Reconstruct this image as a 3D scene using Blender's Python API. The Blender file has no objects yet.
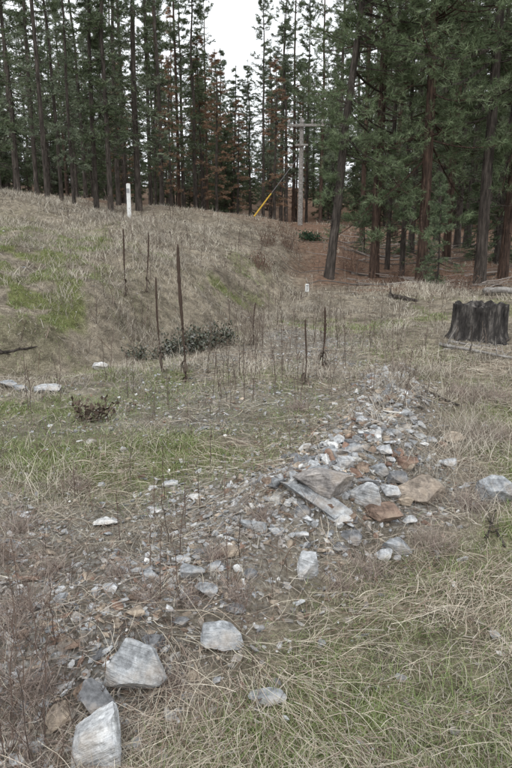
import bpy, bmesh, math
import numpy as np
from mathutils import Vector, Matrix
rng = np.random.default_rng(11)
scene = bpy.context.scene
PITCH = math.radians(14.0); CAMH = 1.6; F = 619.0

# ------------------------------------------------------------------ noise / terrain
def _h(ix, iy, s):
    n = (ix.astype(np.int64)*374761393 + iy.astype(np.int64)*668265263 + s*982451653) & 0x7fffffff
    n = ((n ^ (n >> 13))*1274126177) & 0x7fffffff
    n = n ^ (n >> 16)
    return (n & 0xffff)/65535.0
def vn(x, y, s=0):
    xi = np.floor(x); yi = np.floor(y); fx = x-xi; fy = y-yi
    fx = fx*fx*(3-2*fx); fy = fy*fy*(3-2*fy)
    a=_h(xi,yi,s); b=_h(xi+1,yi,s); c=_h(xi,yi+1,s); d=_h(xi+1,yi+1,s)
    return (a*(1-fx)+b*fx)*(1-fy)+(c*(1-fx)+d*fx)*fy
def fbm(x, y, o=4, s=0):
    t=0; a=.5; n=0
    for i in range(o):
        t = t+a*vn(x*2**i+17.3*i, y*2**i-9.1*i, s+i); n+=a; a*=.5
    return t/n
CP = np.array([
 (0,0,0),(-3,0,.05),(3,0,0),(0,3,0),(2,3,0),(-2,3,0),(3,6,0),(0,6,0),(-2.6,6,0),(0,9,0),(-1.2,7.6,0),(3,10,0),(6,10,.05),
 (1.5,14,.05),(5,16,.12),(10,16,.3),(2.6,18.5,.15),(8,24,.5),(15,25,.8),
 (-4.1,10,.55),(-5.8,14,1.5),(-7.6,18,2.6),(-2.5,12,.75),(-5.1,25,2.0),(-2,20,1.55),(-2,28,2.15),(-.3,35,2.3),(3,45,1.9),
 (-3.0,7,.03),(0,13,.25),(1.3,18,.45),(1.8,22,.75),(3.4,23,.6),(6.5,28,.8),(-6,8,.95),(-8,8,1.3),(-5,5,.45),
 (-10,25,3),(-12,40,3.3),(0,60,2.8),(-25,60,4.5),(20,60,2.6),(40,60,3),(0,105,8),(-60,105,10),(60,105,9),(-30,0,3),(30,0,.5),
 (0,-30,0),(-30,-30,1),(30,-30,0)], float)
def _U(r2): return np.where(r2 > 1e-9, r2*np.log(np.maximum(r2, 1e-9)), 0)
_n=len(CP); _P=np.c_[np.ones(_n), CP[:,:2]]
_K=_U(((CP[:,None,:2]-CP[None,:,:2])**2).sum(-1))+np.eye(_n)*.6
_A=np.zeros((_n+3,_n+3)); _A[:_n,:_n]=_K; _A[:_n,_n:]=_P; _A[_n:,:_n]=_P.T
_w=np.linalg.solve(_A, np.r_[CP[:,2],0,0,0])
def seg(x,y,pts):
    d=np.full(np.shape(x),1e9)
    for (ax,ay),(bx,by) in zip(pts[:-1],pts[1:]):
        vx,vy=bx-ax,by-ay; t=np.clip(((x-ax)*vx+(y-ay)*vy)/(vx*vx+vy*vy),0,1)
        d=np.minimum(d,np.hypot(x-ax-t*vx,y-ay-t*vy))
    return d
def polysd(x,y,P):
    d=seg(x,y,P+[P[0]]); ins=np.zeros(np.shape(x),bool)
    for (ax,ay),(bx,by) in zip(P,P[1:]+[P[0]]):
        c=((ay>y)!=(by>y))&(x<(bx-ax)*(y-ay)/(by-ay+1e-12)+ax); ins^=c
    return np.where(ins,d,-d)
def sm(a,b,x):
    t=np.clip((x-a)/(b-a),0,1); return t*t*(3-2*t)
PILE=[(.3,3.4),(.8,4.2),(1.25,5.5),(1.6,7.4)]
BERM=[(.25,3.2),(-.3,2.6),(-.85,2.05),(-1.5,1.6)]
DITCH=[(-7,4.5),(-4.6,6.4),(-3.1,7.5),(-1.5,8.9),(-.4,11.2),(.5,14.5),(1.6,19)]
BANK=DITCH+[(2,40),(-40,40),(-40,4)]
def H(x,y):
    x=np.asarray(x,float); y=np.asarray(y,float); sh=x.shape
    xf=np.clip(x.ravel(),-100,100); yf=np.clip(y.ravel(),-60,110)
    out=np.zeros(len(xf))
    for i in range(0,len(xf),60000):
        a=xf[i:i+60000]; b=yf[i:i+60000]
        r2=(a[:,None]-CP[None,:,0])**2+(b[:,None]-CP[None,:,1])**2
        out[i:i+60000]=_U(r2)@_w[:_n]+_w[_n]+_w[_n+1]*a+_w[_n+2]*b
    x=x.ravel(); y=y.ravel()
    wob=(fbm(x*.5,y*.5,3,71)-.5)*1.6
    sd=polysd(x,y,BANK)+wob
    out+=-.24*np.exp(-((sd-.1)/.6)**2)+.42*sm(.3,1.4,sd)*(1-sm(2.5,7,sd))*sm(22,15,y)
    out+=(fbm(x*1.6,y*1.6,4,83)-.5)*.3*sm(.2,1.2,sd)*sm(30,15,y)
    out+=.17*np.exp(-(seg(x,y,PILE)/.36)**2)*sm(8,5,y)+.09*np.exp(-(seg(x,y,BERM)/.35)**2)
    far=np.clip((np.hypot(x,y)-6)/12,0,1)
    out+=(fbm(x*.9,y*.9,3,5)-.5)*(.08+.2*far)+(fbm(x*.22,y*.22,2,9)-.5)*.5*far
    out+=(fbm(x*6,y*6,3,3)-.5)*.045
    return out.reshape(sh)
def H1(x,y): return float(H(np.array([x]),np.array([y]))[0])
def G(px,py):
    """sight line surveyed from the camera station to the terrain -> ground point"""
    u=(px-256)/F; v=(384-py)/F
    d=np.array([u, math.cos(PITCH)+v*math.sin(PITCH), -math.sin(PITCH)+v*math.cos(PITCH)])
    t=np.concatenate([np.linspace(1.2,20,1500),np.linspace(20,80,1500)])
    z=CAMH+d[2]*t; h=H(d[0]*t,d[1]*t); i=np.argmax(z<h)
    if z[i]>=h[i]: i=len(t)-1
    return float(d[0]*t[i]), float(d[1]*t[i]), float(h[i]), float(t[i])
def BX(px,y): return (px-256)/F*y/1.03

GP=[(-.75,1.4),(-.15,2.05),(.2,2.5),(.9,2.95),(1.4,3.6),(1.5,4.6),(1.75,6.6),(1.6,9.2),(.8,11),(-.5,8.7),(-1.3,7.6),(-2.6,6.3),(-3.6,5),(-4,2),(-2,.6)]
def blob(x,y,cx,cy,rx,ry,a=0):
    c,s=math.cos(a),math.sin(a); dx=x-cx; dy=y-cy
    return np.exp(-(((dx*c+dy*s)/rx)**2+((-dx*s+dy*c)/ry)**2))
def zones(x,y):
    n1=fbm(x*1.1,y*1.1,4,21); n2=fbm(x*3.5,y*3.5,3,31); n3=fbm(x*.55,y*.55,4,41)
    sd=polysd(x,y,GP)+(n1-.5)*.9
    gravel=sm(-.15,.3,sd)*(.45+.55*sm(.35,.6,n2))
    pile=np.exp(-(seg(x,y,PILE)/.36)**2)*sm(8.5,5.5,y+(n2-.5)*2)
    berm=np.exp(-(seg(x,y,BERM)/.4)**2)
    gravel=np.clip(np.maximum(gravel,np.maximum(pile,berm*.8)),0,1)
    moss=blob(x,y,-1.45,4.1,1.2,.5)*1.3+blob(x,y,-.5,4.5,.8,.35)*.8+blob(x,y,-2.4,5.6,1.3,.7)*.8+blob(x,y,-.4,7.0,1.4,.55)*.8+blob(x,y,1.9,7.5,.8,1.4)*.7+blob(x,y,.4,5.2,.5,.4)*.5
    bsd=polysd(x,y,BANK)
    bank=sm(-.2,.8,bsd)*sm(19,11,y)*sm(.44,.6,n3)*.9+blob(x,y,-4.2,9.8,1.7,1.9)*1.1+blob(x,y,-7,14,2,2)*.5
    mid=sm(.46,.6,n3)*sm(16,11,y)*sm(5,8,y)*.8
    front=sm(.0,.35,-(polysd(x,y,GP)+(n1-.5)*.5))*sm(7.5,3.5,y)*sm(-1.2,-.4,x)
    green=np.clip(moss*sm(.3,.52,n1)*1.2*(.45+.55*sm(.35,.6,n2))+bank*.85*sm(.36,.6,n2)+mid*sm(.35,.55,n2)+front*(.5+.6*sm(.34,.54,n1))*(.6+.4*sm(.35,.55,n2)),0,1)*(1-pile)
    needle=np.clip(sm(14.5,18,y+(n1-.5)*5)*sm(.3,2.2,x-(y-18)*.02+(n2-.5)*1.2),0,1)
    needle=np.maximum(needle,sm(26,36,y)*.75)
    gravel=gravel*(1-moss.clip(0,1)*.75)
    return gravel,green,needle,pile,berm

# ------------------------------------------------------------------ mesh helpers
class MB:
    def __init__(s): s.V=[];s.Q=[];s.T=[];s.C=[];s.qm=[];s.tm=[];s.n=0
    def add(s,V,F,C,m=0):
        V=np.asarray(V,float).reshape(-1,3); F=np.asarray(F)
        C=np.asarray(C,float)
        if C.ndim==1: C=np.tile(C,(len(V),1))
        s.V.append(V); s.C.append(C)
        if F.shape[1]==4: s.Q.append(F+s.n); s.qm.append(np.full(len(F),m))
        else: s.T.append(F+s.n); s.tm.append(np.full(len(F),m))
        s.n+=len(V)
    def mesh(s,name,mats,smooth=False):
        V=np.concatenate(s.V); C=np.concatenate(s.C)
        Q=np.concatenate(s.Q) if s.Q else np.zeros((0,4),int); T=np.concatenate(s.T) if s.T else np.zeros((0,3),int)
        me=bpy.data.meshes.new(name); me.vertices.add(len(V)); me.vertices.foreach_set('co',V.ravel())
        L=np.concatenate([Q.ravel(),T.ravel()]).astype(np.int32)
        me.loops.add(len(L)); me.loops.foreach_set('vertex_index',L)
        nq,nt=len(Q),len(T); me.polygons.add(nq+nt)
        me.polygons.foreach_set('loop_start',np.concatenate([np.arange(nq)*4,nq*4+np.arange(nt)*3]).astype(np.int32))
        mi=np.concatenate(s.qm+s.tm).astype(np.int32)
        for m in mats: me.materials.append(m)
        me.polygons.foreach_set('material_index',mi)
        me.polygons.foreach_set('use_smooth',np.full(nq+nt,smooth))
        me.update(calc_edges=True)
        at=me.color_attributes.new('Col','FLOAT_COLOR','POINT')
        at.data.foreach_set('color',np.c_[C[:,:3],np.ones(len(C))].astype(np.float32).ravel())
        return me
def obj(name,me,loc=(0,0,0),rot=(0,0,0),sc=(1,1,1),parent=None):
    o=bpy.data.objects.new(name,me); scene.collection.objects.link(o)
    o.location=loc; o.rotation_euler=rot; o.scale=sc
    if parent: o.parent=parent
    return o
def nrm(a): return a/np.maximum(np.linalg.norm(a,axis=-1,keepdims=True),1e-9)
def tubes(P,R,sides=4,ref=(.31,.17,.93)):
    P=np.asarray(P,float);R=np.asarray(R,float)
    n,k,_=P.shape; T=nrm(np.gradient(P,axis=1)); A=nrm(np.cross(T,np.array(ref))); B=np.cross(T,A)
    th=np.arange(sides)/sides*2*np.pi
    V=P[:,:,None,:]+R[:,:,None,None]*(A[:,:,None,:]*np.cos(th)[None,None,:,None]+B[:,:,None,:]*np.sin(th)[None,None,:,None])
    i=np.arange(n)[:,None,None]*k*sides; j=np.arange(k-1)[None,:,None]*sides; a=np.arange(sides)[None,None,:]; b=(a+1)%sides
    F=np.stack([i+j+a,i+j+b,i+j+sides+b,i+j+sides+a],-1).reshape(-1,4)
    return V.reshape(-1,3),F
def ribbons(P,W,S):
    n,k,_=P.shape; o=S[:,None,:]*W[:,:,None]*.5
    V=np.stack([P-o,P+o],2).reshape(-1,3)
    i=np.arange(n)[:,None]*k*2; j=np.arange(k-1)[None,:]*2; a=i+j
    F=np.stack([a,a+1,a+3,a+2],-1).reshape(-1,4)
    return V,F
def vc(C,k): return np.repeat(C,k,axis=0)

# ------------------------------------------------------------------ materials
def mat(name,rough=.85,spec=.15):
    m=bpy.data.materials.new(name); m.use_nodes=True; nt=m.node_tree
    b=nt.nodes['Principled BSDF']; b.inputs['Roughness'].default_value=rough; b.inputs['Specular IOR Level'].default_value=spec
    return m,nt,b
def N(nt,t,**k):
    n=nt.nodes.new(t)
    for a,v in k.items():
        if a in n.inputs: n.inputs[a].default_value=v
        else: setattr(n,a,v)
    return n
def noise(nt,co,scale,detail=5,rough=.6):
    n=N(nt,'ShaderNodeTexNoise'); n.inputs['Scale'].default_value=scale; n.inputs['Detail'].default_value=detail; n.inputs['Roughness'].default_value=rough
    nt.links.new(co,n.inputs['Vector']); return n
def ramp(nt,fac,stops):
    r=N(nt,'ShaderNodeValToRGB'); nt.links.new(fac,r.inputs[0]); e=r.color_ramp.elements
    while len(e)<len(stops): e.new(.5)
    for el,(p,c) in zip(e,stops): el.position=p; el.color=(*c,1)
    return r
def mix(nt,fac,a,b,bt='MIX'):
    m=N(nt,'ShaderNodeMix'); m.data_type='RGBA'; m.blend_type=bt
    for s,v in ((m.inputs[0],fac),(m.inputs[6],a),(m.inputs[7],b)):
        if hasattr(v,'is_output'): nt.links.new(v,s)
        elif isinstance(v,(int,float)): s.default_value=v
        else: s.default_value=(*v,1)
    return m.outputs[2]
def bump(nt,b,h,st,dist):
    n=N(nt,'ShaderNodeBump'); n.inputs['Strength'].default_value=st; n.inputs['Distance'].default_value=dist
    nt.links.new(h,n.inputs['Height']); nt.links.new(n.outputs[0],b.inputs['Normal'])

def attr_mat(name):
    m=bpy.data.materials.new(name); m.use_nodes=True; nt=m.node_tree; nt.nodes.remove(nt.nodes['Principled BSDF'])
    d=N(nt,'ShaderNodeBsdfDiffuse'); a=N(nt,'ShaderNodeVertexColor'); a.layer_name='Col'
    nt.links.new(a.outputs[0],d.inputs['Color']); nt.links.new(d.outputs[0],nt.nodes['Material Output'].inputs[0])
    return m
M_grass=attr_mat('grass_blades'); M_dry=attr_mat('dry_stems'); M_needle=attr_mat('pine_needles')

def rock_mat():
    m,nt,b=mat('slate_rock',.8,.2)
    tc=N(nt,'ShaderNodeTexCoord'); co=tc.outputs['Object']
    a=N(nt,'ShaderNodeVertexColor'); a.layer_name='Col'
    n1=noise(nt,co,9,6,.65); n2=noise(nt,co,45,4,.7); n3=noise(nt,co,6,4,.65)
    r1=ramp(nt,n1.outputs[0],[(.3,(.48,.48,.49)),(.5,(.95,.96,.97)),(.68,(1.4,1.4,1.38))])
    c=mix(nt,1.0,a.outputs[0],r1.outputs[0],'MULTIPLY')
    r2=ramp(nt,n2.outputs[0],[(.38,(.5,.5,.5)),(.6,(1.12,1.12,1.12))])
    c=mix(nt,.75,c,r2.outputs[0],'MULTIPLY')
    f=ramp(nt,n3.outputs[0],[(.5,(0,0,0)),(.66,(.65,.65,.65))])
    c=mix(nt,f.outputs[0],c,(.25,.2,.155))
    mp=N(nt,'ShaderNodeMapping'); mp.inputs['Scale'].default_value=(6,6,55); mp.inputs['Rotation'].default_value=(.5,.3,0); nt.links.new(co,mp.inputs[0])
    st=noise(nt,mp.outputs[0],1,4,.6); r3=ramp(nt,st.outputs[0],[(.42,(.62,.62,.62)),(.55,(1.08,1.08,1.08))])
    c=mix(nt,.45,c,r3.outputs[0],'MULTIPLY')
    nt.links.new(c,b.inputs['Base Color'])
    ad=N(nt,'ShaderNodeMath'); ad.operation='ADD'; nt.links.new(n1.outputs[0],ad.inputs[0]); nt.links.new(st.outputs[0],ad.inputs[1])
    bump(nt,b,ad.outputs[0],.8,.02)
    return m
M_rock=rock_mat()

def ground_mat():
    m,nt,b=mat('ground_soil',.95,.05)
    tc=N(nt,'ShaderNodeTexCoord'); co=tc.outputs['Object']
    a=N(nt,'ShaderNodeVertexColor'); a.layer_name='Col'; sp=N(nt,'ShaderNodeSeparateColor'); nt.links.new(a.outputs[0],sp.inputs[0])
    nf=noise(nt,co,60,6,.75); nm=noise(nt,co,7,6,.7); nl=noise(nt,co,1.1,5,.65)
    straw=ramp(nt,nf.outputs[0],[(.3,(.11,.092,.07)),(.5,(.29,.255,.205)),(.7,(.52,.475,.39))]).outputs[0]
    big=ramp(nt,nm.outputs[0],[(.35,(.5,.49,.48)),(.65,(1.22,1.2,1.16))]).outputs[0]
    straw=mix(nt,1.,straw,big,'MULTIPLY')
    bl=ramp(nt,nl.outputs[0],[(.38,(.6,.59,.58)),(.6,(1.15,1.14,1.12))]).outputs[0]
    straw=mix(nt,1.,straw,bl,'MULTIPLY')
    vo=N(nt,'ShaderNodeTexVoronoi'); vo.inputs['Scale'].default_value=42; nt.links.new(co,vo.inputs['Vector'])
    sv=N(nt,'ShaderNodeSeparateColor'); nt.links.new(vo.outputs['Color'],sv.inputs[0])
    gr=ramp(nt,sv.outputs[0],[(0,(.19,.17,.155)),(.4,(.31,.3,.29)),(.8,(.45,.45,.44)),(1,(.62,.62,.61))]).outputs[0]
    gap=ramp(nt,vo.outputs['Distance'],[(.25,(1,1,1)),(.75,(.38,.35,.31))]).outputs[0]
    gr=mix(nt,1.,gr,gap,'MULTIPLY'); gr=mix(nt,.4,gr,straw)
    green=ramp(nt,nf.outputs[0],[(.3,(.08,.088,.037)),(.55,(.19,.205,.088)),(.75,(.31,.315,.165))]).outputs[0]
    green=mix(nt,1.,green,big,'MULTIPLY')
    need=ramp(nt,nf.outputs[0],[(.3,(.11,.065,.048)),(.52,(.24,.155,.112)),(.75,(.39,.285,.215))]).outputs[0]
    need=mix(nt,1.,need,big,'MULTIPLY')
    c=mix(nt,sp.outputs[2],straw,need); c=mix(nt,sp.outputs[0],c,gr); c=mix(nt,sp.outputs[1],c,green)
    nt.links.new(c,b.inputs['Base Color'])
    ad=N(nt,'ShaderNodeMath'); ad.operation='ADD'; nt.links.new(nf.outputs[0],ad.inputs[0]); nt.links.new(nm.outputs[0],ad.inputs[1])
    bump(nt,b,ad.outputs[0],.9,.03)
    return m
M_ground=ground_mat()
def bark_mat(name,c0,c1,c2,sx=14,sz=2.2):
    m,nt,b=mat(name,.95,.05); tc=N(nt,'ShaderNodeTexCoord'); mp=N(nt,'ShaderNodeMapping'); mp.inputs['Scale'].default_value=(sx,sx,sz)
    nt.links.new(tc.outputs['Object'],mp.inputs[0]); n=noise(nt,mp.outputs[0],1,6,.7)
    r=ramp(nt,n.outputs[0],[(.33,c0),(.52,c1),(.7,c2)]); nt.links.new(r.outputs[0],b.inputs['Base Color']); bump(nt,b,n.outputs[0],1,.05); return m
M_bark=bark_mat('pine_bark',(.025,.022,.02),(.075,.064,.056),(.16,.135,.12))
M_barkr=bark_mat('ponderosa_bark',(.024,.019,.017),(.08,.056,.045),(.17,.112,.086))
M_char=bark_mat('charred_stump_wood',(.014,.013,.013),(.06,.055,.052),(.24,.22,.2),11,3)
M_greywood=bark_mat('weathered_wood',(.16,.145,.13),(.32,.3,.28),(.46,.44,.41),12,12)
def plain(name,c,r=.6):
    m,nt,b=mat(name,r,.3); tc=N(nt,'ShaderNodeTexCoord'); n=noise(nt,tc.outputs['Object'],12,5,.6)
    rr=ramp(nt,n.outputs[0],[(.3,tuple(v*.75 for v in c)),(.6,c)]); nt.links.new(rr.outputs[0],b.inputs['Base Color']); return m
M_white=plain('white_paint',(.78,.78,.76)); M_yellow=plain('yellow_plastic',(.6,.38,.05)); M_metal=plain('grey_metal',(.3,.3,.31),.45); M_ins=plain('porcelain',(.35,.33,.32),.3)

# ------------------------------------------------------------------ ground sheet
def build_ground():
    r=np.concatenate([[0.05,.4],np.exp(np.linspace(math.log(.8),math.log(45),420)),np.exp(np.linspace(math.log(47),math.log(900),50))])
    a=np.concatenate([np.linspace(-.62,.62,560),np.linspace(.65,2*np.pi-.65,110)])
    R,A=np.meshgrid(r,a,indexing='ij'); X=R*np.sin(A); Y=R*np.cos(A); Z=H(X,Y)
    g,gr,ne,_,_=zones(X.ravel(),Y.ravel())
    nr,na=R.shape; i=np.arange(nr-1)[:,None]; j=np.arange(na)[None,:]; j2=(j+1)%na
    Fq=np.stack([i*na+j,(i+1)*na+j,(i+1)*na+j2,i*na+j2],-1).reshape(-1,4)[:,::-1]
    mb=MB(); mb.add(np.stack([X,Y,Z],-1).reshape(-1,3),Fq,np.c_[g,gr,ne])
    obj('ground',mb.mesh('ground',[M_ground],True))
build_ground()

# ------------------------------------------------------------------ rocks
def ico(sub):
    bm=bmesh.new(); bmesh.ops.create_icosphere(bm,subdivisions=sub,radius=1); 
    V=np.array([v.co[:] for v in bm.verts]); Fc=np.array([[v.index for v in f.verts] for f in bm.faces]); bm.free(); return V,Fc
ICO={s:ico(s) for s in (1,2,4,5)}
def rock_shape(seed,sub,cuts=12,dmin=.42,dmax=.85):
    r=np.random.default_rng(seed); V,Fc=ICO[sub]; V=V.copy()
    for _ in range(cuts):
        n=nrm(r.normal(size=3)); d=r.uniform(dmin,dmax); s=V@n-d; V=V-np.maximum(s,0)[:,None]*n
    if sub>=4:
        q=V*3; V=V*(1+.09*(fbm(q[:,0]+q[:,2]*.7,q[:,1]-q[:,2]*.6,5,seed)-.5)[:,None]*2)
    e=(V.max(0)-V.min(0))/2; V=(V-(V.max(0)+V.min(0))/2)/e
    return V,Fc
GREY=(.36,.37,.38); LG=(.54,.545,.55); DG=(.22,.22,.225); BR=(.28,.205,.155); TAN=(.39,.32,.25); RB=(.25,.16,.12); WQ=(.68,.67,.65)
def rock(px,py,wpx,hpx,col,seed,rotz=0.,tilt=(0,0),depth=.8,sink=.3):
    x,y,z,t=G(px,py+hpx*.35); a=wpx/F*t/2; c=hpx/F*t/2*.95; 
    V,Fc=rock_shape(seed,5,15,.36,.8)
    b=a*depth
    V=V*np.array([a,b,c])
    mb=MB(); mb.add(V,Fc,col); me=mb.mesh('rock',[M_rock])
    obj('rock',me,(x,y+b*.3,z+c*(1-sink*1.6)),(tilt[0],tilt[1],rotz))
R_=math.radians
rock(136,668,62,58,(.44,.45,.46),1,.5,(R_(-20),R_(35)),.75)
rock(97,740,66,66,LG,2,-.4,(R_(-25),R_(-40)),.7)
rock(222,635,44,27,(.42,.43,.44),3,.1,(R_(-15),0),.8)
rock(308,566,26,36,LG,4,.2,(R_(-10),R_(20)),.6)
rock(192,573,24,16,GREY,5,.3)
rock(84,693,22,24,BR,6,.3); rock(60,716,30,24,TAN,7,.6); rock(96,706,46,22,DG,8,-.3,(0,R_(15)))
rock(152,646,24,16,DG,9); rock(267,701,38,14,GREY,10,.2,(R_(-8),0),.7,.2); rock(236,610,20,10,DG,71)
rock(317,499,84,22,(.35,.36,.37),11,-.25,(R_(-12),R_(27)),.45)
rock(326,484,64,36,(.35,.32,.3),12,.2,(R_(-20),0),.8)
rock(368,496,38,34,LG,13,.5,(R_(-10),R_(25)),.8)
rock(384,514,38,20,(.25,.175,.135),14,.2); rock(424,488,52,32,(.36,.3,.245),15,.3,(R_(-15),R_(15)),.7)
rock(498,488,44,34,GREY,16,.2,(0,0),.8); rock(396,546,32,17,GREY,17); rock(352,537,22,12,DG,18); rock(384,556,18,12,LG,19)
rock(345,462,20,18,LG,20); rock(361,468,18,13,BR,21); rock(340,518,26,12,LG,22); rock(448,462,18,12,LG,23); rock(408,462,22,14,RB,24)
rock(303,512,20,14,DG,25); rock(270,482,18,10,BR,26); rock(346,520,22,12,BR,41); rock(391,493,20,18,LG,42); rock(455,438,24,14,TAN,43)
rock(100,366,18,10,WQ,27); rock(48,389,28,9,LG,28); rock(20,388,16,8,GREY,29); rock(8,384,18,9,GREY,30)
rock(105,522,26,10,WQ,31,.2,(0,0),.8,.3); rock(230,552,22,11,TAN,32); rock(212,566,18,10,GREY,33); rock(170,484,16,6,LG,34)
rock(410,520,16,9,LG,35); rock(330,450,16,10,GREY,36); rock(376,432,16,10,LG,37); rock(292,487,16,12,LG,38); rock(180,624,20,12,DG,39); rock(135,612,22,12,TAN,40)
rock(380,470,22,14,GREY,51,.5); rock(396,478,24,14,DG,52,.1); rock(352,448,20,12,GREY,53); rock(385,450,18,12,LG,54); rock(318,472,22,12,GREY,55,.3); rock(404,500,20,12,TAN,56)
rock(395,432,14,9,GREY,57); rock(362,420,12,8,LG,58); rock(430,440,14,9,GREY,59); rock(300,535,18,8,LG,60); rock(340,548,20,9,DG,61)
rock(206,592,24,12,GREY,62); rock(182,560,18,9,LG,63); rock(250,575,18,9,DG,64); rock(60,600,18,9,GREY,65); rock(110,588,16,8,LG,66); rock(150,575,18,8,GREY,67)

def stones(name,n,samp,smin,smax,sub=2,seed=5,flat=.45,pw=2.2):
    r=np.random.default_rng(seed); tm=[rock_shape(seed*100+i,sub,9,.3,.8) for i in range(14)]
    x,y=samp(n,r); z=H(x,y); mb=MB(); n=len(x); dist=np.hypot(x,y)
    pal=np.array([GREY,LG,DG,GREY,(.4,.4,.4),LG,BR,TAN,TAN,(.31,.28,.25),(.38,.34,.3),WQ,DG,RB,(.44,.42,.39),LG])
    for i in range(14):
        k=np.arange(n)%14==i; m=k.sum()
        if m==0: continue
        V,Fc=tm[i]
        s=smin+(smax-smin)*r.random(m)**pw
        sc=np.c_[s*r.uniform(.7,1.5,m),s*r.uniform(.4,1,m),s*r.uniform(flat*.4,flat*1.4,m)]
        W=V[None]*sc[:,None,:]
        ax=r.normal(0,.35,m); ay=r.normal(0,.35,m); az=r.uniform(0,6.28,m)
        c,s_=np.cos(ax)[:,None],np.sin(ax)[:,None]; W=np.stack([W[...,0],W[...,1]*c-W[...,2]*s_,W[...,1]*s_+W[...,2]*c],-1)
        c,s_=np.cos(ay)[:,None],np.sin(ay)[:,None]; W=np.stack([W[...,0]*c+W[...,2]*s_,W[...,1],-W[...,0]*s_+W[...,2]*c],-1)
        c,s_=np.cos(az)[:,None],np.sin(az)[:,None]; W=np.stack([W[...,0]*c-W[...,1]*s_,W[...,0]*s_+W[...,1]*c,W[...,2]],-1)
        W+=np.stack([x[k],y[k],z[k]+sc[:,2]*r.uniform(.0,.7,m)],-1)[:,None,:]
        C=pal[r.integers(0,len(pal),m)]*r.uniform(.7,1.2,(m,1))
        FF=(Fc[None]+np.arange(m)[:,None,None]*len(V)).reshape(-1,3)
        mb.add(W.reshape(-1,3),FF,vc(C,len(V)))
    obj(name,mb.mesh(name,[M_rock]))
def wedge(n,r,rmin,rmax,p=.7,half=.6):
    d=(rmin**p+(rmax**p-rmin**p)*r.random(n))**(1/p); a=r.uniform(-half,half,n); return d*np.sin(a),d*np.cos(a)
def s_pile(n,r):
    x=r.uniform(-.3,2.4,n*8); y=r.uniform(2.8,8.5,n*8); p=zones(x,y)[3]; k=r.random(n*8)<p**1.5; return x[k][:n],y[k][:n]
def s_grav(n,r):
    x,y=wedge(n*6,r,1.2,11,.9); g,_,_,p,b=zones(x,y); cl=sm(.45,.7,fbm(x*2.3,y*2.3,3,77)); k=r.random(n*6)<(g*(.2+.5*cl)+.6*p+.4*b)*.8; return x[k][:n],y[k][:n]
def s_any(n,r): return wedge(n,r,1.5,16,.9)
stones('rock_pile',900,s_pile,.015,.056,2,5,.45,1.9)
stones('gravel',20000,s_grav,.004,.025,1,6,.35,2.2)
stones('loose_stones',480,s_grav,.018,.042,2,8,.3,2)
stones('scattered_pebbles',900,s_any,.006,.028,1,7,.5)

# ------------------------------------------------------------------ grass
def blades(mb,x,y,L,w,th0,bend,C,k=4,r=rng,lift=0):
    n=len(x); z=H(x,y)-.004+lift; az=r.uniform(0,6.283,n)
    j=np.arange(k-1)[None,:]; th=th0[:,None]+bend[:,None]*(j+.5)/(k-1)
    sg=(L/(k-1))[:,None]; dh=np.sin(th)*sg; dz=np.cos(th)*sg
    h=np.c_[np.zeros(n),np.cumsum(dh,1)]; zz=np.c_[np.zeros(n),np.cumsum(dz,1)]
    P=np.stack([x[:,None]+h*np.cos(az)[:,None],y[:,None]+h*np.sin(az)[:,None],z[:,None]+zz],-1)
    W=w[:,None]*np.linspace(1,.15,k)[None,:]
    sa=az+np.pi/2+r.normal(0,.7,n)
    S=np.stack([np.cos(sa),np.sin(sa),np.zeros(n)],-1)
    V,Fq=ribbons(P,W,S); mb.add(V,Fq,vc(C,k*2))
def cols(r,n,pal,lo=.7,hi=1.2):
    pal=np.array(pal); return pal[r.integers(0,len(pal),n)]*r.uniform(lo,hi,(n,1))
def build_green():
    r=np.random.default_rng(21); mb=MB()
    x,y=wedge(440000,r,1.2,17,.85); g=zones(x,y)[1]; k=r.random(len(x))<g**1.2*.82; x=x[k];y=y[k]; n=len(x); d=np.hypot(x,y)
    L=r.uniform(.02,.06,n)*(1+.6*fbm(x*4,y*4,2,4)); w=(.0015+.0005*d)*r.uniform(.7,1.3,n)
    C=cols(r,n,[(.19,.25,.095),(.24,.3,.12),(.15,.21,.08),(.29,.32,.165),(.36,.35,.23),(.21,.27,.11),(.42,.38,.28)])
    blades(mb,x,y,L,w,r.uniform(.1,.9,n),r.uniform(.2,1.2,n),C,4,r)
    obj('green_grass',mb.mesh('green_grass',[M_grass]))
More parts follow.
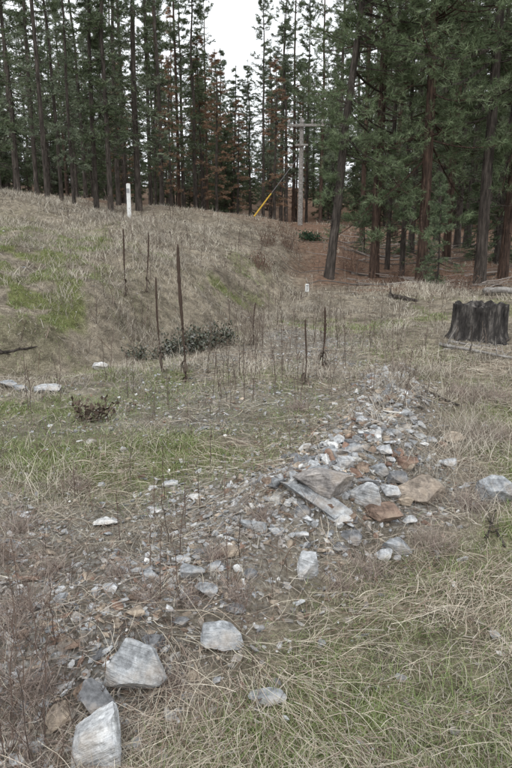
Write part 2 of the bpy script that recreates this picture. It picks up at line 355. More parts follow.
def build_straw():
    r=np.random.default_rng(22); mb=MB(); k=7
    x,y=wedge(76000,r,1.2,9,1.0); gv,g,ne,p,b=zones(x,y)
    cl=fbm(x*1.7,y*1.7,3,44)
    dens=(1-gv)*(.2+.8*sm(.41,.61,cl))*sm(-1.6,-.2,x-.1*y+.5)
    kk=r.random(len(x))<dens; x=x[kk];y=y[kk]; n=len(x); d=np.hypot(x,y)
    L=r.uniform(.06,.3,n); az=fbm(x*.8,y*.8,2,61)*9+r.normal(0,.6,n); cv=r.normal(0,1.1,n)
    t=np.linspace(0,1,k)[None,:]; a=az[:,None]+cv[:,None]*t
    dx=np.cos(a)*(L/(k-1))[:,None]; dy=np.sin(a)*(L/(k-1))[:,None]
    X=x[:,None]+np.cumsum(dx,1); Y=y[:,None]+np.cumsum(dy,1)
    Z=H(X,Y)+.006+(r.uniform(.0,.045,n)*r.random(n))[:,None]*np.sin(t*np.pi)+r.uniform(0,.025,n)[:,None]
    P=np.stack([X,Y,Z],-1); W=((.0008+.0004*d)*r.uniform(.6,1.4,n))[:,None]*np.linspace(1,.4,k)[None,:]
    S=nrm(np.stack([-np.sin(az),np.cos(az),r.normal(0,.5,n)],-1))
    V,Fq=ribbons(P,W,S); mb.add(V,Fq,vc(cols(r,n,[(.5,.45,.36),(.4,.34,.27),(.6,.55,.45),(.28,.22,.17),(.44,.37,.3),(.2,.14,.11)]),k*2))
    obj('straw',mb.mesh('straw',[M_dry]))
def build_dry():
    r=np.random.default_rng(23); mb=MB()
    x,y=wedge(420000,r,1.2,42,.7); gv,g,ne,p,b=zones(x,y); cl=fbm(x*1.3,y*1.3,4,91); c2=fbm(x*.45,y*.45,3,92)
    dens=(1-.86*gv)*(1-.75*ne)*(1-.6*g)*(.1+.9*sm(.42,.62,cl)); dens*=(1-p)
    k=r.random(len(x))<dens; x=x[k];y=y[k]; cl=cl[k]; c2=c2[k]; n=len(x); d=np.hypot(x,y)
    L=r.uniform(.03,.11,n)*(.6+1.2*sm(.45,.65,c2))*(1+.02*d)
    w=(.0012+.0005*d)*r.uniform(.7,1.3,n)
    C=cols(r,n,[(.47,.43,.355),(.35,.315,.26),(.56,.52,.435),(.27,.23,.19),(.42,.38,.315)])*(.75+.55*c2)[:,None]
    blades(mb,x,y,L,w,r.uniform(.2,1.3,n),r.uniform(.2,1.3,n),C,3,r)
    cs=[(1.9+r.normal(0,.5),4.2+r.uniform(-.9,3)) for _ in range(60)]+[(r.uniform(-3,3),r.uniform(6,13)) for _ in range(90)]+[(r.uniform(-9,-1.0),r.uniform(9,22)) for _ in range(420)]
    for cx,cy in cs:
        m=70; dd=math.hypot(cx,cy); sp=.05+.008*dd; xx=cx+r.normal(0,sp,m); yy=cy+r.normal(0,sp,m)
        blades(mb,xx,yy,r.uniform(.1,.28,m),np.full(m,.0015+.0005*dd),r.uniform(.1,1.0,m),r.uniform(.3,1.3,m),cols(r,m,[(.5,.46,.39),(.42,.38,.32),(.28,.24,.195)])*r.uniform(.6,1.25),5,r)
    obj('dry_grass',mb.mesh('dry_grass',[M_dry]))
build_green(); build_straw(); build_dry()

def build_litter():
    r=np.random.default_rng(24); mb=MB()
    x,y=wedge(42000,r,1.2,28,.6); gv=zones(x,y)[0]; k=r.random(len(x))<.3+.4*sm(0,-.8,x)*sm(4,2,y)+.3*gv*sm(.3,-1,x); x=x[k];y=y[k]; n=len(x); az=r.uniform(0,6.28,n); L=r.uniform(.015,.09,n)*(.6+r.random(n)**4*2.2)*(1+.05*y)
    t=np.linspace(-.5,.5,3)[None,:]; X=x[:,None]+np.cos(az)[:,None]*L[:,None]*t; Y=y[:,None]+np.sin(az)[:,None]*L[:,None]*t
    Z=H(X,Y)+.005+r.uniform(0,.02,(n,1))+r.uniform(-.005,.012,(n,3)); 
    W=np.repeat(((.0014+.0004*np.hypot(x,y))*r.uniform(.6,2.0,n))[:,None],3,1)
    V,Fq=ribbons(np.stack([X,Y,Z],-1),W,nrm(np.stack([-np.sin(az),np.cos(az),r.normal(0,.5,n)],-1)))
    mb.add(V,Fq,vc(cols(r,n,[(.14,.1,.075),(.22,.17,.14),(.3,.26,.22),(.1,.075,.06),(.35,.32,.28)]),6))
    obj('twig_litter',mb.mesh('twig_litter',[M_dry]))
    # branch debris on the forest floor, right and behind
    mb=MB(); m=110
    for _ in range(m):
        y0=r.uniform(17,34); x0=BX(r.uniform(335,540),y0); a=r.uniform(-.5,.5)+(3.14 if r.random()<.5 else 0); l=r.uniform(.5,2.6); s=np.linspace(0,1,7)
        X=x0+np.cos(a)*l*s+r.normal(0,.02,7); Y=y0+np.sin(a)*l*s; Z=H(X,Y)+.03+r.uniform(0,.15)*s+r.normal(0,.01,7)
        g=r.uniform(.25,1)
        V,Fq=tubes(np.stack([X,Y,Z],-1)[None],(r.uniform(.012,.04)*np.linspace(1,.4,7))[None],5,(.1,.3,1)); mb.add(V,Fq,np.array((.34,.3,.27))*g)
    obj('branch_debris',mb.mesh('branch_debris',[M_dry]))
build_litter()

def weed(mb,x,y,h,r,pal,nb=5,spread=.35,w=.0016,lean=.15,dots=1.5):
    z=H1(x,y)-.01; k=6; t=np.linspace(0,1,k); lx,ly=r.normal(0,lean,2)
    P=np.stack([x+lx*h*t**1.5,y+ly*h*t**1.5,z+h*t],-1)+np.r_[np.zeros((1,3)),r.normal(0,h*.012,(k-1,3))]
    c=cols(r,1,pal)[0]
    V,Fq=tubes(P[None],(w*np.linspace(1,.5,k))[None],4,(1,.1,0)); mb.add(V,Fq,c)
    if nb>0:
        tt=r.uniform(.25,.98,nb); B=np.stack([np.interp(tt,t,P[:,i]) for i in range(3)],-1)
        az=r.uniform(0,6.28,nb); l=h*spread*(1.15-tt)*r.uniform(.5,1.3,nb); s=np.linspace(0,1,4)[None,:,None]
        D=np.stack([np.cos(az)*.7,np.sin(az)*.7,np.full(nb,.75)],-1)
        Q=B[:,None,:]+D[:,None,:]*l[:,None,None]*s+np.array([0,0,1])*(l*.25)[:,None,None]*s**2
        V,Fq=tubes(Q,np.tile((w*.7*np.linspace(1,.4,4))[None],(nb,1)),3); mb.add(V,Fq,c)
        m=nb*3; tip=np.repeat(Q[:,-1,:],3,0)+r.normal(0,.004+h*.008,(m,3)); sz=w*dots
        o=r.normal(0,sz,(m,3,3)); mb.add((tip[:,None,:]+o).reshape(-1,3),np.arange(m*3).reshape(-1,3),c*.9)
def build_weeds():
    r=np.random.default_rng(31)
    near=[(.13,.095,.08),(.18,.135,.11),(.09,.07,.06)]; mid=[(.22,.18,.15),(.15,.12,.1),(.34,.3,.25),(.12,.095,.08)]
    mb=MB()
    for _ in range(260):
        px=r.uniform(-10,340); py=r.uniform(420,775)
        if px>130+ (768-py)*.9: continue
        if r.random()<.3: px=r.uniform(-10,80)
        x,y,z,t=G(px,py); weed(mb,x,y,r.uniform(.05,.2),r,near,r.integers(2,9),.4,.0013,.3)
    for px,py,h in [(155,520,.28),(168,545,.25),(186,530,.26),(178,590,.24),(150,570,.2),(240,560,.2),(228,590,.22),(75,500,.22),(92,512,.18),(350,440,.22),(20,600,.25),(38,660,.25),(12,720,.3),(55,640,.22),(5,760,.3),(30,768,.3),(210,470,.25),(265,470,.3),(165,500,.3),(180,560,.3),(130,480,.25),(290,450,.3),(310,430,.3),(15,640,.3),(25,700,.35),(45,745,.3),(160,600,.3),(120,540,.25),(200,510,.28),(225,500,.25)]:
        x,y,z,t=G(px,py); weed(mb,x,y,h*1.25,r,near,6,.22,.0024,.07,1.2)
    obj('dry_weeds',mb.mesh('dry_weeds',[M_dry]))
    mb=MB()
    for _ in range(850):
        y=r.uniform(5,16); x=BX(r.uniform(100,500),y)
        if fbm(np.array([x*.8]),np.array([y*.8]),2,12)[0]<.42: continue
        weed(mb,x,y,r.uniform(.12,.5)*(.6+.4*r.random()),r,mid,r.integers(2,8),.28,.0016+.00024*y,.12)
    for px in (246,252,258,263): 
        for q in range(6):
            x,y,z,t=G(px+r.normal(0,3),348+r.normal(0,4)); weed(mb,x,y,r.uniform(.4,.75),r,mid,8,.4,.003,.12)
    for px,py,h in [(278,375,.7),(292,350,.6),(240,372,.6),(224,380,.5),(345,372,.7),(338,355,.6),(366,352,.6),(262,372,.6),(205,372,.6),(112,380,.5),(392,350,.6),(312,345,.6),(130,395,.5),(300,400,.5),(170,410,.4),(250,400,.5),(140,330,.7),(95,320,.5),(110,300,.6),(230,340,.8),(270,330,.8),(330,335,.7),(380,330,.6),(215,400,.5),(60,400,.5),(30,410,.45)]:
        for q in range(2):
            x,y,z,t=G(px+r.normal(0,3),py+r.normal(0,4)); weed(mb,x,y,h*r.uniform(.8,1.25),r,[(.1,.08,.065),(.13,.1,.085)],6,.18,.0036,.06)
    for q in range(90):
        y=r.uniform(8,24); x=BX(r.uniform(60,380),y); weed(mb,x,y,r.uniform(.3,.8),r,mid,6,.3,.0014+.0003*y,.1)
    obj('tall_dry_weeds',mb.mesh('tall_dry_weeds',[M_dry]))
    for px,py,s in [(432,548,.17),(368,575,.13),(30,612,.17),(232,600,.12),(120,578,.1),(215,560,.1),(468,508,.15),(75,488,.12),(10,700,.18),(50,575,.13),(170,690,.1),(262,520,.09),(480,440,.16),(505,440,.2),(28,760,.18),(150,600,.1),(300,410,.13),(400,372,.2),(455,395,.16),(8,640,.17),(190,600,.1),(495,400,.2),(470,400,.18),(45,690,.12),(5,560,.16),(340,590,.1),(20,530,.13)]:
        x,y,z,t=G(px,py); mb=MB(); n=int(240); k=5
        az=r.uniform(0,6.28,n); th=r.uniform(.1,1.35,n); L=s*r.uniform(.4,1.1,n); tt=np.linspace(0,1,k)
        D=np.stack([np.cos(az)*np.sin(th),np.sin(az)*np.sin(th),np.cos(th)],-1)
        b=np.c_[r.normal(0,s*.3,(n,2)),np.zeros(n)]
        curl=r.normal(0,.35,(n,3))
        P=b[:,None,:]+D[:,None,:]*L[:,None,None]*tt[None,:,None]+curl[:,None,:]*L[:,None,None]*(tt**2)[None,:,None]
        P[:,:,2]=np.maximum(P[:,:,2],.003); P+=np.array([x,y,z-.005])
        W=(.0011+.0003*t)*np.linspace(1,.5,k)[None,:].repeat(n,0)
        V,Fq=ribbons(P,W,nrm(r.normal(size=(n,3)))); mb.add(V,Fq,vc(cols(r,n,[(.29,.23,.2),(.2,.16,.14),(.4,.33,.29)]),k*2))
        obj('dry_brush',mb.mesh('dry_brush',[M_dry]))
build_weeds()

# mullein stalks
def mullein(px,py,hpx,seed,rad=.018,lean=0):
    x,y,z,t=G(px,py); h=hpx/F*t*1.02; r=np.random.default_rng(seed); k=40; tt=np.linspace(0,1,k)
    P=np.stack([lean*tt*h+.01*np.sin(tt*5+seed),.02*np.sin(tt*4),h*tt],-1)
    R=rad*np.where(tt<.4,.5-.1*tt,.55+.35*np.sin((tt-.4)/.6*np.pi)**.5*1.0)*r.uniform(.8,1.2,k); R[-1]=.002
    mb=MB(); V,Fq=tubes(P[None],R[None],7,(1,.1,0)); c=np.array((.075,.055,.045)); mb.add(V,Fq,c)
    n=260; ti=r.uniform(.38,.99,n); B=np.stack([np.interp(ti,tt,P[:,i]) for i in range(3)],-1); az=r.uniform(0,6.28,n)
    o=np.stack([np.cos(az),np.sin(az),np.full(n,.5)],-1)*rad*(1.25-.5*ti)[:,None]; tip=B+o
    w=np.stack([-np.sin(az),np.cos(az),np.zeros(n)],-1)*rad*.35; u=np.array([0,0,rad*.6])
    V=np.stack([B+w,B-w,tip,B+u+w*.2],1).reshape(-1,3); b=np.arange(n)[:,None]*4
    mb.add(V,np.concatenate([b+[0,1,2],b+[0,2,3],b+[1,3,2]]),c*r.uniform(.7,1.5))
    n=14; ti=r.uniform(0,.3,n); az=r.uniform(0,6.28,n); L=r.uniform(.06,.14,n); s=np.linspace(0,1,4)[None,:]
    Q=np.stack([np.cos(az)[:,None]*L[:,None]*s*.7,np.sin(az)[:,None]*L[:,None]*s*.7,ti[:,None]*h-L[:,None]*s*s],-1)
    Q[...,2]=np.maximum(Q[...,2],.0)
    V,Fq=ribbons(Q,.025*np.array([[.4,1,.8,.2]]).repeat(n,0),np.stack([-np.sin(az),np.cos(az),np.zeros(n)],-1)); mb.add(V,Fq,(.1,.08,.065))
    obj('mullein_stalk',mb.mesh('mullein_stalk',[M_dry]),(x,y,z))
mullein(185,382,132,1,.021,-.02); mullein(161,372,92,2,.013,-.02); mullein(126,296,64,3,.016); mullein(147,293,58,4,.014,.06)
mullein(323,366,58,5,.018,.01); mullein(305,384,64,6,.011,.0); mullein(253,345,42,8,.012,.05)

def leafy(name,px,py,wx,hh,n,pal,leaf=.03,seed=1,dep=.6,twigs=60,zoff=0,dark=(.07,.05,.04)):
    x,y,z,t=G(px,py); r=np.random.default_rng(seed); mb=MB()
    m=twigs; az=r.uniform(0,6.28,m); rr=np.sqrt(r.random(m)); bx=wx*rr*np.cos(az)*.8; by=wx*dep*rr*np.sin(az)*.8
    hz=H(x+bx,y+by)-z; L=hh*r.uniform(.4,1.2,m)*(1-.45*rr); s=np.linspace(0,1,5)[None,:]
    d=r.normal(0,.4,(m,2))
    P=np.stack([bx[:,None]+d[:,:1]*L[:,None]*s,by[:,None]+d[:,1:]*L[:,None]*s,hz[:,None]+L[:,None]*s],-1)
    V,Fq=tubes(P,np.tile(.004*np.linspace(1,.4,5)[None],(m,1)),3,(1,.1,0)); mb.add(V,Fq,dark)
    i=r.integers(0,m,n); ti=r.uniform(.15,1,n); a=np.floor(ti*3.999).astype(int); f=ti*4-a; C0=P[i,a]*(1-f)[:,None]+P[i,np.minimum(a+1,4)]*f[:,None]
    C0=C0+r.normal(0,leaf*.8,(n,3)); C0[:,2]=np.maximum(C0[:,2],hz[i])
    u=nrm(r.normal(size=(n,3))+[0,0,.2]); v=nrm(np.cross(u,r.normal(size=(n,3))+[0,0,1.5])); l=leaf*r.uniform(.6,1.3,n)[:,None]
    V=np.stack([C0,C0+u*l*.5+v*l*.3,C0+u*l,C0+u*l*.5-v*l*.3],1).reshape(-1,3); b=np.arange(n)[:,None]*4
    mb.add(V,b+[0,1,2,3],vc(cols(r,n,pal),4))
    return obj(name,mb.mesh(name,[M_grass]),(x,y,z+zoff))
DK=[(.06,.07,.05),(.1,.11,.085),(.14,.15,.12),(.13,.11,.08),(.22,.22,.2)]
leafy('low_shrub',190,352,.55,.36,1900,DK,.045,3,.6,70)
leafy('low_shrub',150,358,.4,.2,700,DK,.04,4,.5,30)
leafy('low_shrub',212,346,.45,.36,1000,DK,.045,6,.5,34)
leafy('withered_plant',90,420,.13,.26,170,[(.06,.045,.035),(.1,.075,.06),(.13,.1,.08)],.05,5,1,14)
leafy('green_shrub',310,240,.6,.35,700,[(.04,.07,.045),(.06,.1,.06)],.09,8,.6,50)
BRN=[(.16,.1,.075),(.2,.13,.1),(.12,.08,.06)]
for i,(px,py,w,h,n) in enumerate([(268,246,.35,1.3,300),(290,250,.35,1.5,300),(352,274,.4,1.9,300),(262,268,.3,.7,150),(395,285,.4,.9,200),(462,290,.5,.8,300)]):
    leafy('bare_shrub',px,py,w,h,n,BRN,.05,20+i,.8,60,0,(.15,.1,.08))

# ------------------------------------------------------------------ stump, logs, sticks
def stump():
    x,y,z,t=G(482,340); Rr=26/F*t; h=36/F*t; s=160; k=26
    th=np.arange(s)/s*2*np.pi; q=np.linspace(0,1,k); cx,sx=np.cos(th),np.sin(th)
    flare=1+.2*np.exp(-q*7); rid=.16*(fbm(cx*4+9,sx*4,4,4)-.5)*2
    root=np.maximum(0,np.sin(th*5+.6+.8*np.sin(th*2)))**3*.22
    top=h*(.93+.3*(fbm(cx*3,sx*3,4,8)-.5))
    RR=Rr*(flare[:,None]*(1+rid[None,:])+root[None,:]*np.exp(-q*6)[:,None]+.06*(fbm(cx[None,:]*8+q[:,None]*1.5,sx[None,:]*8+q[:,None],3,3)-.5))
    V=np.stack([RR*cx,RR*sx*.95,q[:,None]*top[None,:]-.04*(1-q[:,None])],-1)
    rings=[V]
    for f,dz in ((.9,-.01),(.8,-.04),(.6,-.05),(.35,-.04),(.1,-.05)):
        rr=Rr*(1+rid)*f; zz=h*.9+dz+(fbm(cx*f*7+3,sx*f*7,3,5)-.5)*.12 if f<.9 else top+dz
        rings.append(np.stack([rr*cx,rr*sx*.95,zz],-1)[None])
    V=np.concatenate(rings,0); k=V.shape[0]
    i=np.arange(k-1)[:,None]*s; a=np.arange(s)[None,:]; b=(a+1)%s; Fq=np.stack([i+a,i+b,i+s+b,i+s+a],-1).reshape(-1,4)
    mb=MB(); mb.add(V,Fq,(.1,.1,.1)); obj('tree_stump',mb.mesh('tree_stump',[M_char]),(x,y+Rr*.5,z))
stump()
def log(name,p0,p1,r0,r1,m,seed=0,sag=0.,br=0):
    a=G(*p0); b=G(*p1); r=np.random.default_rng(seed); k=12; t=np.linspace(0,1,k)
    X=a[0]+(b[0]-a[0])*t; Y=a[1]+(b[1]-a[1])*t; wob=np.cumsum(r.normal(0,r0*.25,(k,2)),0)
    L=math.hypot(b[0]-a[0],b[1]-a[1]); X=X+wob[:,0]; Z=np.linspace(H(X[:1],Y[:1])[0],H(X[-1:],Y[-1:])[0],k)+r0*.8+wob[:,1]*.5
    Z=np.maximum(Z,H(X,Y)+r0*.3)
    R=np.linspace(r0,r1,k)*r.uniform(.9,1.1,k); P=np.stack([X,Y,Z],-1)
    P=np.concatenate([P[:1],P,P[-1:]]); R=np.r_[.001,R,.001]; P[0]-= (P[2]-P[1])*.02; P[-1]+=(P[-2]-P[-3])*.02
    mb=MB(); V,Fq=tubes(P[None],R[None],9,(.1,.3,1)); mb.add(V,Fq,(.3,.28,.26))
    for _ in range(br):
        q=r.integers(2,k); d=nrm(r.normal(size=3)+[0,0,.8]); l=L*r.uniform(.08,.25); s=np.linspace(0,1,4)[:,None]
        V,Fq=tubes((P[q]+d*l*s+r.normal(0,l*.04,(4,3)))[None],(R[q]*.5*np.linspace(1,.3,4))[None],5,(.1,.3,.2)); mb.add(V,Fq,(.3,.28,.26))
    obj(name,mb.mesh(name,[m],True))
log('fallen_branch',(440,346),(512,360),.026,.014,M_greywood,1,0,5)
log('fallen_branch',(450,342),(500,352),.02,.01,M_greywood,2,0,3)
log('fallen_branch',(444,350),(490,346),.014,.008,M_greywood,14,0,4)
log('fallen_branch',(425,392),(462,408),.018,.01,M_bark,3,0,3)
log('fallen_branch',(486,540),(498,512),.008,.004,M_bark,4,0,3)
log('fallen_branch',(505,548),(490,520),.008,.004,M_bark,7,0,2)
log('fallen_log',(390,297),(418,302),.05,.04,M_bark,5,0,4)
log('fallen_log',(484,294),(540,297),.08,.07,M_greywood,6,0,3)
log('fallen_branch',(0,355),(40,352),.02,.01,M_bark,9,0,6)

# ------------------------------------------------------------------ pole, posts
def empty(name,loc): 
    e=bpy.data.objects.new(name,None); scene.collection.objects.link(e); e.location=loc; return e
def tube_obj(name,pts,R,m,par,sides=12,ref=(1,.1,0)):
    P=np.array(pts,float); R=np.array(R,float); P=np.concatenate([P[:1],P,P[-1:]]); P[0]+=(P[1]-P[2])*1e-4; P[-1]+=(P[-2]-P[-3])*1e-4; R=np.r_[.0005,R,.0005]
    mb=MB(); V,Fq=tubes(P[None],R[None],sides,ref); mb.add(V,Fq,(.4,.4,.4)); return obj(name,mb.mesh(name,[m]),parent=par)
def box_obj(name,c,s,m,par,rot=0,bev=.01):
    bm=bmesh.new(); bmesh.ops.create_cube(bm,size=1); bmesh.ops.scale(bm,vec=s,verts=bm.verts); bmesh.ops.bevel(bm,geom=bm.edges[:],offset=bev,segments=1,affect='EDGES')
    me=bpy.data.meshes.new(name); bm.to_mesh(me); bm.free(); me.materials.append(m); return obj(name,me,c,(0,0,rot),parent=par)
py_=36.; pxx=BX(300,py_); pz=H1(pxx,py_)
e=empty('utility_pole',(pxx,py_,pz)); hp=(CAMH-pz)+py_*math.tan(math.atan((384-118)/F)-PITCH)
tube_obj('pole',[(0,0,0),(0,0,hp/2),(0,0,hp)],[.14,.125,.1],M_greywood,e)
box_obj('crossarm',(.22,-.2,hp-.4),(2.0,.11,.13),M_greywood,e,-.1)
box_obj('crossarm_lower',(0,-.2,hp-1.4),(.7,.1,.1),M_greywood,e,-.1)
for i,dx in enumerate((-.7,.05,.55,1.1)): tube_obj('insulator_%d'%i,[(dx,-.2,hp-.33),(dx,-.2,hp-.22),(dx,-.2,hp-.1)],[.03,.07,.04],M_ins,e)
gx=BX(253,33)-pxx; gy=-3.; gz=H1(pxx+gx,33)-pz; A=Vector((gx,gy,gz)); B=Vector((0,0,hp-1.8)); D=B-A
tube_obj('guy_wire',[A,A+D*.5,B],[.009]*3,M_metal,e,6); 
tube_obj('guy_guard',[A+D*.02,A+D*.2,A+D*.36],[.04,.04,.035],M_yellow,e,8)
for i,dx in enumerate((-.7,.55,1.1)):
    t=np.linspace(0,1,14); pts=[(dx+30*q,(-.2)+45*q*.5,hp-.1-4*q*(1-q)*1.2+q*1.0) for q in t]
    tube_obj('wire_%d'%i,pts,[.007]*14,M_metal,e,4,(0,.1,1))
def post(name,x,y,hpx,w,lean=0):
    z=H1(x,y); h=hpx/F*y; e=empty(name,(x,y,z)); 
    bm=bmesh.new(); bmesh.ops.create_cube(bm,size=1); bmesh.ops.scale(bm,vec=(w,w*.6,h),verts=bm.verts); bmesh.ops.translate(bm,vec=(0,0,h/2),verts=bm.verts)
    bmesh.ops.bevel(bm,geom=bm.edges[:],offset=w*.12,segments=2,affect='EDGES'); me=bpy.data.meshes.new('post'); bm.to_mesh(me); bm.free(); me.materials.append(M_white); obj('post_body',me,rot=(0,lean,0.2),parent=e)
    box_obj('reflector_plate',(0,-w*.36,h*.8),(w*.7,.012,h*.12),M_metal,e,.2,.003)
post('white_marker_post',BX(130,21.),21.,33,.13,.01)
mx,my,mz,mt=G(307,292); post('survey_marker',mx,my,8,.1)

# ------------------------------------------------------------------ trees
def make_tree(name,seed,Ht,r0,cb,Rc,nl,style='pine',green=None,tw=9,tf=3,nn=13,nlen=.17,nw=.012,dead=22,bark=None,wob=.15,elb=0.,bias=0.):
    r=np.random.default_rng(seed); mb=MB(); k=18; t=np.linspace(0,1,k)
    wx=np.cumsum(r.normal(0,wob*.25,k)); wy=np.cumsum(r.normal(0,wob*.25,k)); wx-=wx[0]; wy-=wy[0]
    P=np.stack([wx*t,wy*t,t*Ht-.15*(t==0)],-1); R=r0*(1-t)**.75*.93+.012; R[0]*=1.25
    V,Fq=tubes(P[None],R[None],10,(1,.1,0)); mb.add(V,Fq,(.1,.1,.1),0)
    at=lambda zf: np.stack([np.interp(zf,t,P[:,i]) for i in range(3)],-1)
    if dead:
        m=dead; zf=r.uniform(.08,cb+.15,m); az=r.uniform(0,6.28,m); L=r.uniform(.3,1.0,m)*min(1.0,Rc*.6); s=np.linspace(0,1,5)[None,:]
        Q=at(zf)[:,None,:]+np.stack([np.cos(az)[:,None]*L[:,None]*s,np.sin(az)[:,None]*L[:,None]*s,-(L*r.uniform(-.2,.5,m))[:,None]*s],-1)+np.r_['1',np.zeros((m,1,3)),r.normal(0,.03,(m,4,3))]
        V,Fq=tubes(Q,np.tile(np.linspace(.018,.005,5)[None],(m,1)),3); mb.add(V,Fq,(.1,.1,.1),0)
    s_=np.sort(r.random(nl))**.9; zf=cb+(0.99-cb)*s_; az=r.uniform(0,6.28,nl)+np.arange(nl)*2.4
    if style=='fir': prof=(1-s_)**.7*(.55+.45*np.minimum(1,s_*5))+.07; el0=-.1-.25*(1-s_)+r.normal(0,.15,nl); up=.2
    else: prof=np.minimum(1,.5+s_*2.2)*(1-s_)**.55+.1; el0=-.35+.9*s_+r.normal(0,.22,nl); up=.5
    el0=el0+elb*(1-s_)
    L=Rc*prof*r.uniform(.45,1.2,nl)*(1+bias*np.cos(az)); kk=6; s=np.linspace(0,1,kk)
    lump=.6+.8*vn(az*1.3+9,zf*9,seed); L=L*lump
    el=el0[:,None]+up*s[None,:]**1.5; sg=(L/(kk-1))[:,None]
    hh=np.c_[np.zeros(nl),np.cumsum(np.cos(el[:,1:])*sg,1)]; zz=np.c_[np.zeros(nl),np.cumsum(np.sin(el[:,1:])*sg,1)]
    A2=az[:,None]+r.normal(0,.25,(nl,1))*s[None,:]
    Q=at(zf)[:,None,:]+np.stack([hh*np.cos(A2),hh*np.sin(A2),zz],-1)
    rl=(.008+.011*L)[:,None]*np.linspace(1,.25,kk)[None,:]
    V,Fq=tubes(Q,rl,3); mb.add(V,Fq,(.1,.1,.1),0)
    n=nl*tw; li=np.repeat(np.arange(nl),tw); u=r.uniform(.15,1,n)**.8; a=np.minimum((u*(kk-1)).astype(int),kk-2); f=u*(kk-1)-a
    B=Q[li,a]*(1-f)[:,None]+Q[li,a+1]*f[:,None]; sd=np.where(np.arange(n)%2==0,1,-1)*r.uniform(.4,1.2,n); ta=az[li]+sd
    TL=np.clip(L[li]*r.uniform(.15,.42,n)*(1.15-.6*u),.12,.9); te=r.normal(.0 if style=='pine' else -.25,.3,n)
    D=np.stack([np.cos(ta)*np.cos(te),np.sin(ta)*np.cos(te),np.sin(te)],-1); s3=np.linspace(0,1,3)
    T=B[:,None,:]+D[:,None,:]*(TL[:,None]*s3[None,:])[...,None]+np.array([0,0,1])*(TL[:,None]*s3[None,:]**2*(.2 if style=='pine' else -.15))[...,None]
    V,Fq=tubes(T,np.tile(np.array([[.007,.005,.003]]),(n,1)),3); mb.add(V,Fq,(.1,.1,.1),0)
    lo=.1 if style=='fir' else .35
    ti=np.repeat(np.arange(n),tf); q=r.uniform(lo,1.05,len(ti)); C0=T[ti,0]*(1-q)[:,None]+T[ti,2]*q[:,None]+r.normal(0,.03,(len(ti),3))
    Dt=nrm(D[ti]+[0,0,.3]); 
    Lt=Q[:,-1,:]; C0=np.r_[C0,Lt,at(np.full(3,.995))]; Dt=np.r_[Dt,nrm(Q[:,-1]-Q[:,-2]),np.tile([0,0,1.],(3,1))]; m=len(C0)
    spread=.9 if style=='pine' else .8
    ND=nrm(Dt[:,None,:]+r.normal(0,spread,(m,nn,3))); l=nlen*r.uniform(.6,1.2,(m,nn,1))
    W=nrm(np.cross(ND,r.normal(size=(m,nn,3))))*nw*.5
    b0=C0[:,None,:]-ND*l*.05+Dt[:,None,:]*r.uniform(-.5,.5,(m,nn,1))*nlen
    V=np.stack([b0-W,b0+W,b0+ND*l+W*.3],2).reshape(-1,3)
    ct=np.array(green)[r.integers(0,len(green),m)]*r.uniform(.7,1.3,(m,1)); cc=np.repeat(ct[:,None,:],nn,1)*r.uniform(.8,1.25,(m,nn,1))
    mb.add(V,np.arange(m*nn*3).reshape(-1,3),vc(cc.reshape(-1,3),3),1)
    return mb.mesh(name,[bark or M_bark,M_needle],False)
GR=((.09,.115,.07),(.115,.145,.085),(.145,.175,.105)); GL=((.135,.165,.115),(.17,.205,.14),(.205,.235,.165)); RD=((.27,.165,.11),(.33,.21,.145),(.2,.15,.1))
NR=((.11,.145,.08),(.14,.18,.1),(.18,.22,.135))
TM={}
for i in range(4): TM['slim%d'%i]=make_tree('slim_pine',100+i,14,.1,.08+.05*i,1.45,80,'fir',GL if i%2 else GR,7,2,8,.2,.028,26)
for i in range(4): TM['pond%d'%i]=make_tree('ponderosa',200+i,20,.17,.16+.05*i,2.6,72,'pine',GR if i%2 else GL,8,3,8,.25,.03,24,M_barkr if i%2 else M_bark)
for i in range(2): TM['tall%d'%i]=make_tree('tall_pine',300+i,22,.15,.35,2.0,60,'pine',GR,8,3,8,.24,.03,60)
TM['under']=make_tree('understory_fir',450,7,.08,.03,1.7,80,'fir',GR,7,2,8,.22,.035,4)
TM['dead']=make_tree('dead_pine',400,14,.1,.12,1.5,75,'fir',RD,7,2,8,.19,.028,30)
TM['fir']=make_tree('young_fir',500,5,.05,.06,1.15,90,'fir',((.11,.15,.09),(.14,.18,.105),(.18,.215,.135)),9,4,12,.1,.012,6)
TM['near0']=make_tree('near_pine',600,17,.2,.2,3.0,115,'pine',NR,12,4,12,.19,.016,30,M_bark,.3,-.25,.5)
TM['near1']=make_tree('near_pine',601,19,.2,.12,2.9,130,'pine',NR,11,4,12,.19,.017,40,M_barkr,.2,-.3)
HT={'slim':14,'pond':20,'tall':22,'dead':14,'fir':5,'unde':7,'near0':17,'near1':19}
def tree(kind,px,y,h,wid=1.0,lean=(0,0),rot=None,par=None,name='pine_tree'):
    s=h/HT.get(kind,HT.get(kind[:4],14)); x=BX(px,y); z=H1(x,y)-.05
    return obj(name,TM[kind],(x,y,z),(lean[0],lean[1],rng.uniform(0,6.28) if rot is None else rot),(s*wid,s*wid,s),par)
for k,px,y,h,w in [('tall0',50,24,17,.8),('slim0',3,22,11,1),('slim1',22,27,13,1),('slim2',40,31,15,1.),('slim3',64,29,12,1.),('slim1',76,26,11,.95),('slim0',98,27,13,1.1),
  ('slim2',112,26.5,14,1.1),('slim1',140,28,15,1.25),('tall1',152,36,19,.9),('slim0',163,35,15,1.1),('pond1',180,40,17,.8),('slim2',196,38,13,1.2),
  ('pond3',208,44,14,.8),('slim3',88,36,14,1.1),('pond0',20,38,18,.8),('slim1',185,46,15,1.1),('dead',217,36,8.5,1.4),('tall0',128,40,19,.8),('slim3',120,33,15,1.1)]:
    tree(k,px,y,h,w)
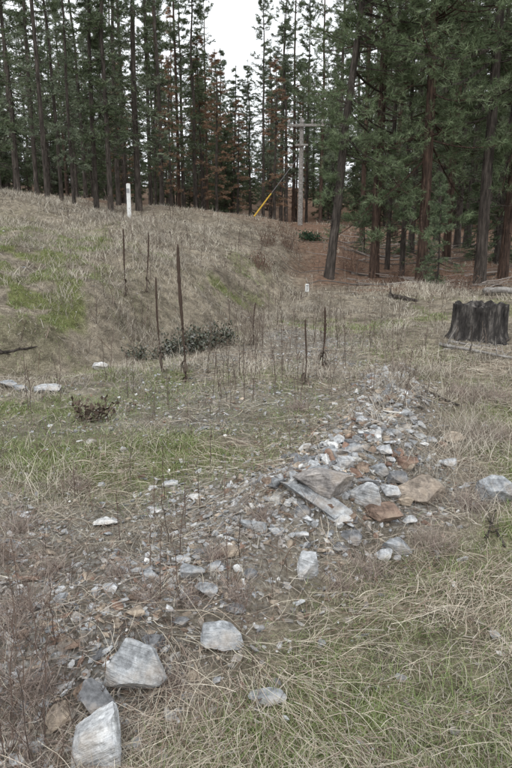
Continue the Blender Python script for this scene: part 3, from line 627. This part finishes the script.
for k,px,y,h,w in [('slim0',234,50,11,1.3),('slim1',222,52,12.5,1.2),('pond2',263,44,14,.95),('dead',274,38,9,1.4),('tall1',281,46,17,1.),('pond1',293,50,19,.9),('slim2',250,50,11.5,1.2),('tall0',306,52,18,.9),
  ('dead',203,39,10,1.3),('pond3',320,44,17,.9),('pond0',337,40,18,.9),('dead',172,33,7,1.2),('slim3',286,44,13,1.2),('slim1',270,48,12,1.2),('dead',238,42,7.5,1.4)]:
    tree(k,px,y,h,w)
tree('near0',330,17.6,12.5,.9,(0,R_(5.5)),0.0)
tree('near1',376,19,16,.85,(0,R_(.5)),2.1)
tree('tall0',389,21,17,.7); tree('tall1',404,20,15,.8); tree('near1',424,17.8,17,.9,(0,0),4.0); tree('pond1',448,24,19,.9); tree('near0',484,18,17,.85,(0,R_(1)),3.3)
tree('near1',507,19,17,.8,(0,0),1.2); tree('pond3',535,17,16,.9); tree('slim0',468,27,17,1.3); tree('pond1',362,30,17,.8); tree('slim1',412,27,15,1.2); tree('pond3',395,34,19,.9)
tree('slim2',437,33,16,1.3); tree('pond0',498,32,20,1); tree('slim2',520,24,18,1); tree('slim3',484,25,14,1.3); tree('slim0',500,22,13,1.3); tree('slim2',458,29,15,1.3)
tree('fir',441,16.8,3.0,.85,name='young_fir_tree'); tree('fir',424,20,2.6,.9,name='young_fir_tree'); tree('fir',505,22,3.6,1,name='young_fir_tree')
tree('fir',365,24,2.2,1,name='young_fir_tree'); tree('fir',478,23,2.8,1.1,name='young_fir_tree'); tree('fir',402,25,3.0,1.1,name='young_fir_tree')
df=empty('distant_pine_forest',(0,0,0)); kinds=['slim0','slim1','slim2','slim3','pond0','pond1','pond2','pond3','tall0','dead','dead']
r=np.random.default_rng(77)
for i in range(240):
    y=r.uniform(38,58)if i<75 else r.uniform(52,100); px=r.uniform(-90,610)
    if y<52 and 225<px<330: continue
    x=BX(px,y); z=H1(x,y)
    if 190<px<335: el=r.uniform(9,12.5) if 222<px<254 else r.uniform(11,15)
    elif px<190: el=r.uniform(12,19.5)
    else: el=r.uniform(12,21)
    h=(CAMH-z)+y*math.tan(math.radians(el)); h=min(h,27)
    kd=kinds[r.integers(0,11)]
    if kd=='dead' and not (120<px<310): kd='slim1'
    tree(kd,px,y,h,r.uniform(.85,1.3)*(1.2 if h<11 else 1),par=df,name='distant_pine')
for i in range(200):
    y=r.uniform(42,100); px=r.uniform(-60,580)
    if y<50 and 215<px<330: continue
    tree('under',px,y,r.uniform(3,8),r.uniform(.8,1.3),par=df,name='distant_understory_fir')

# ------------------------------------------------------------------ light, camera
w=bpy.data.worlds.new('World'); scene.world=w; w.use_nodes=True; nt=w.node_tree; bg=nt.nodes['Background']
EL=math.radians(48); RO=math.radians(200)
sk=N(nt,'ShaderNodeTexSky'); sk.sky_type='NISHITA'; sk.sun_disc=False; sk.sun_elevation=EL; sk.sun_rotation=RO
hs=N(nt,'ShaderNodeHueSaturation'); hs.inputs['Saturation'].default_value=.2; nt.links.new(sk.outputs[0],hs.inputs['Color'])
c=mix(nt,.8,hs.outputs[0],(11.4,11.8,12.2)); nt.links.new(c,bg.inputs['Color']); bg.inputs['Strength'].default_value=.15
sl=bpy.data.lights.new('sun','SUN'); sl.energy=1.1; sl.angle=math.radians(22); sl.color=(1,.98,.95)
so=bpy.data.objects.new('sun',sl); scene.collection.objects.link(so)
sd=Vector((math.sin(RO)*math.cos(EL),math.cos(RO)*math.cos(EL),math.sin(EL))); so.rotation_euler=sd.to_track_quat('Z','Y').to_euler(); so.location=(0,0,30)
cam=bpy.data.cameras.new('camera'); co=bpy.data.objects.new('camera',cam); scene.collection.objects.link(co); scene.camera=co
cam.sensor_fit='VERTICAL'; cam.sensor_height=24; cam.lens=24*F/768; cam.clip_start=.05; cam.clip_end=2000
co.location=(0,0,CAMH); co.rotation_euler=(math.pi/2-PITCH,0,0)
scene.view_settings.view_transform='Standard'; scene.view_settings.look='None'; scene.view_settings.exposure=0
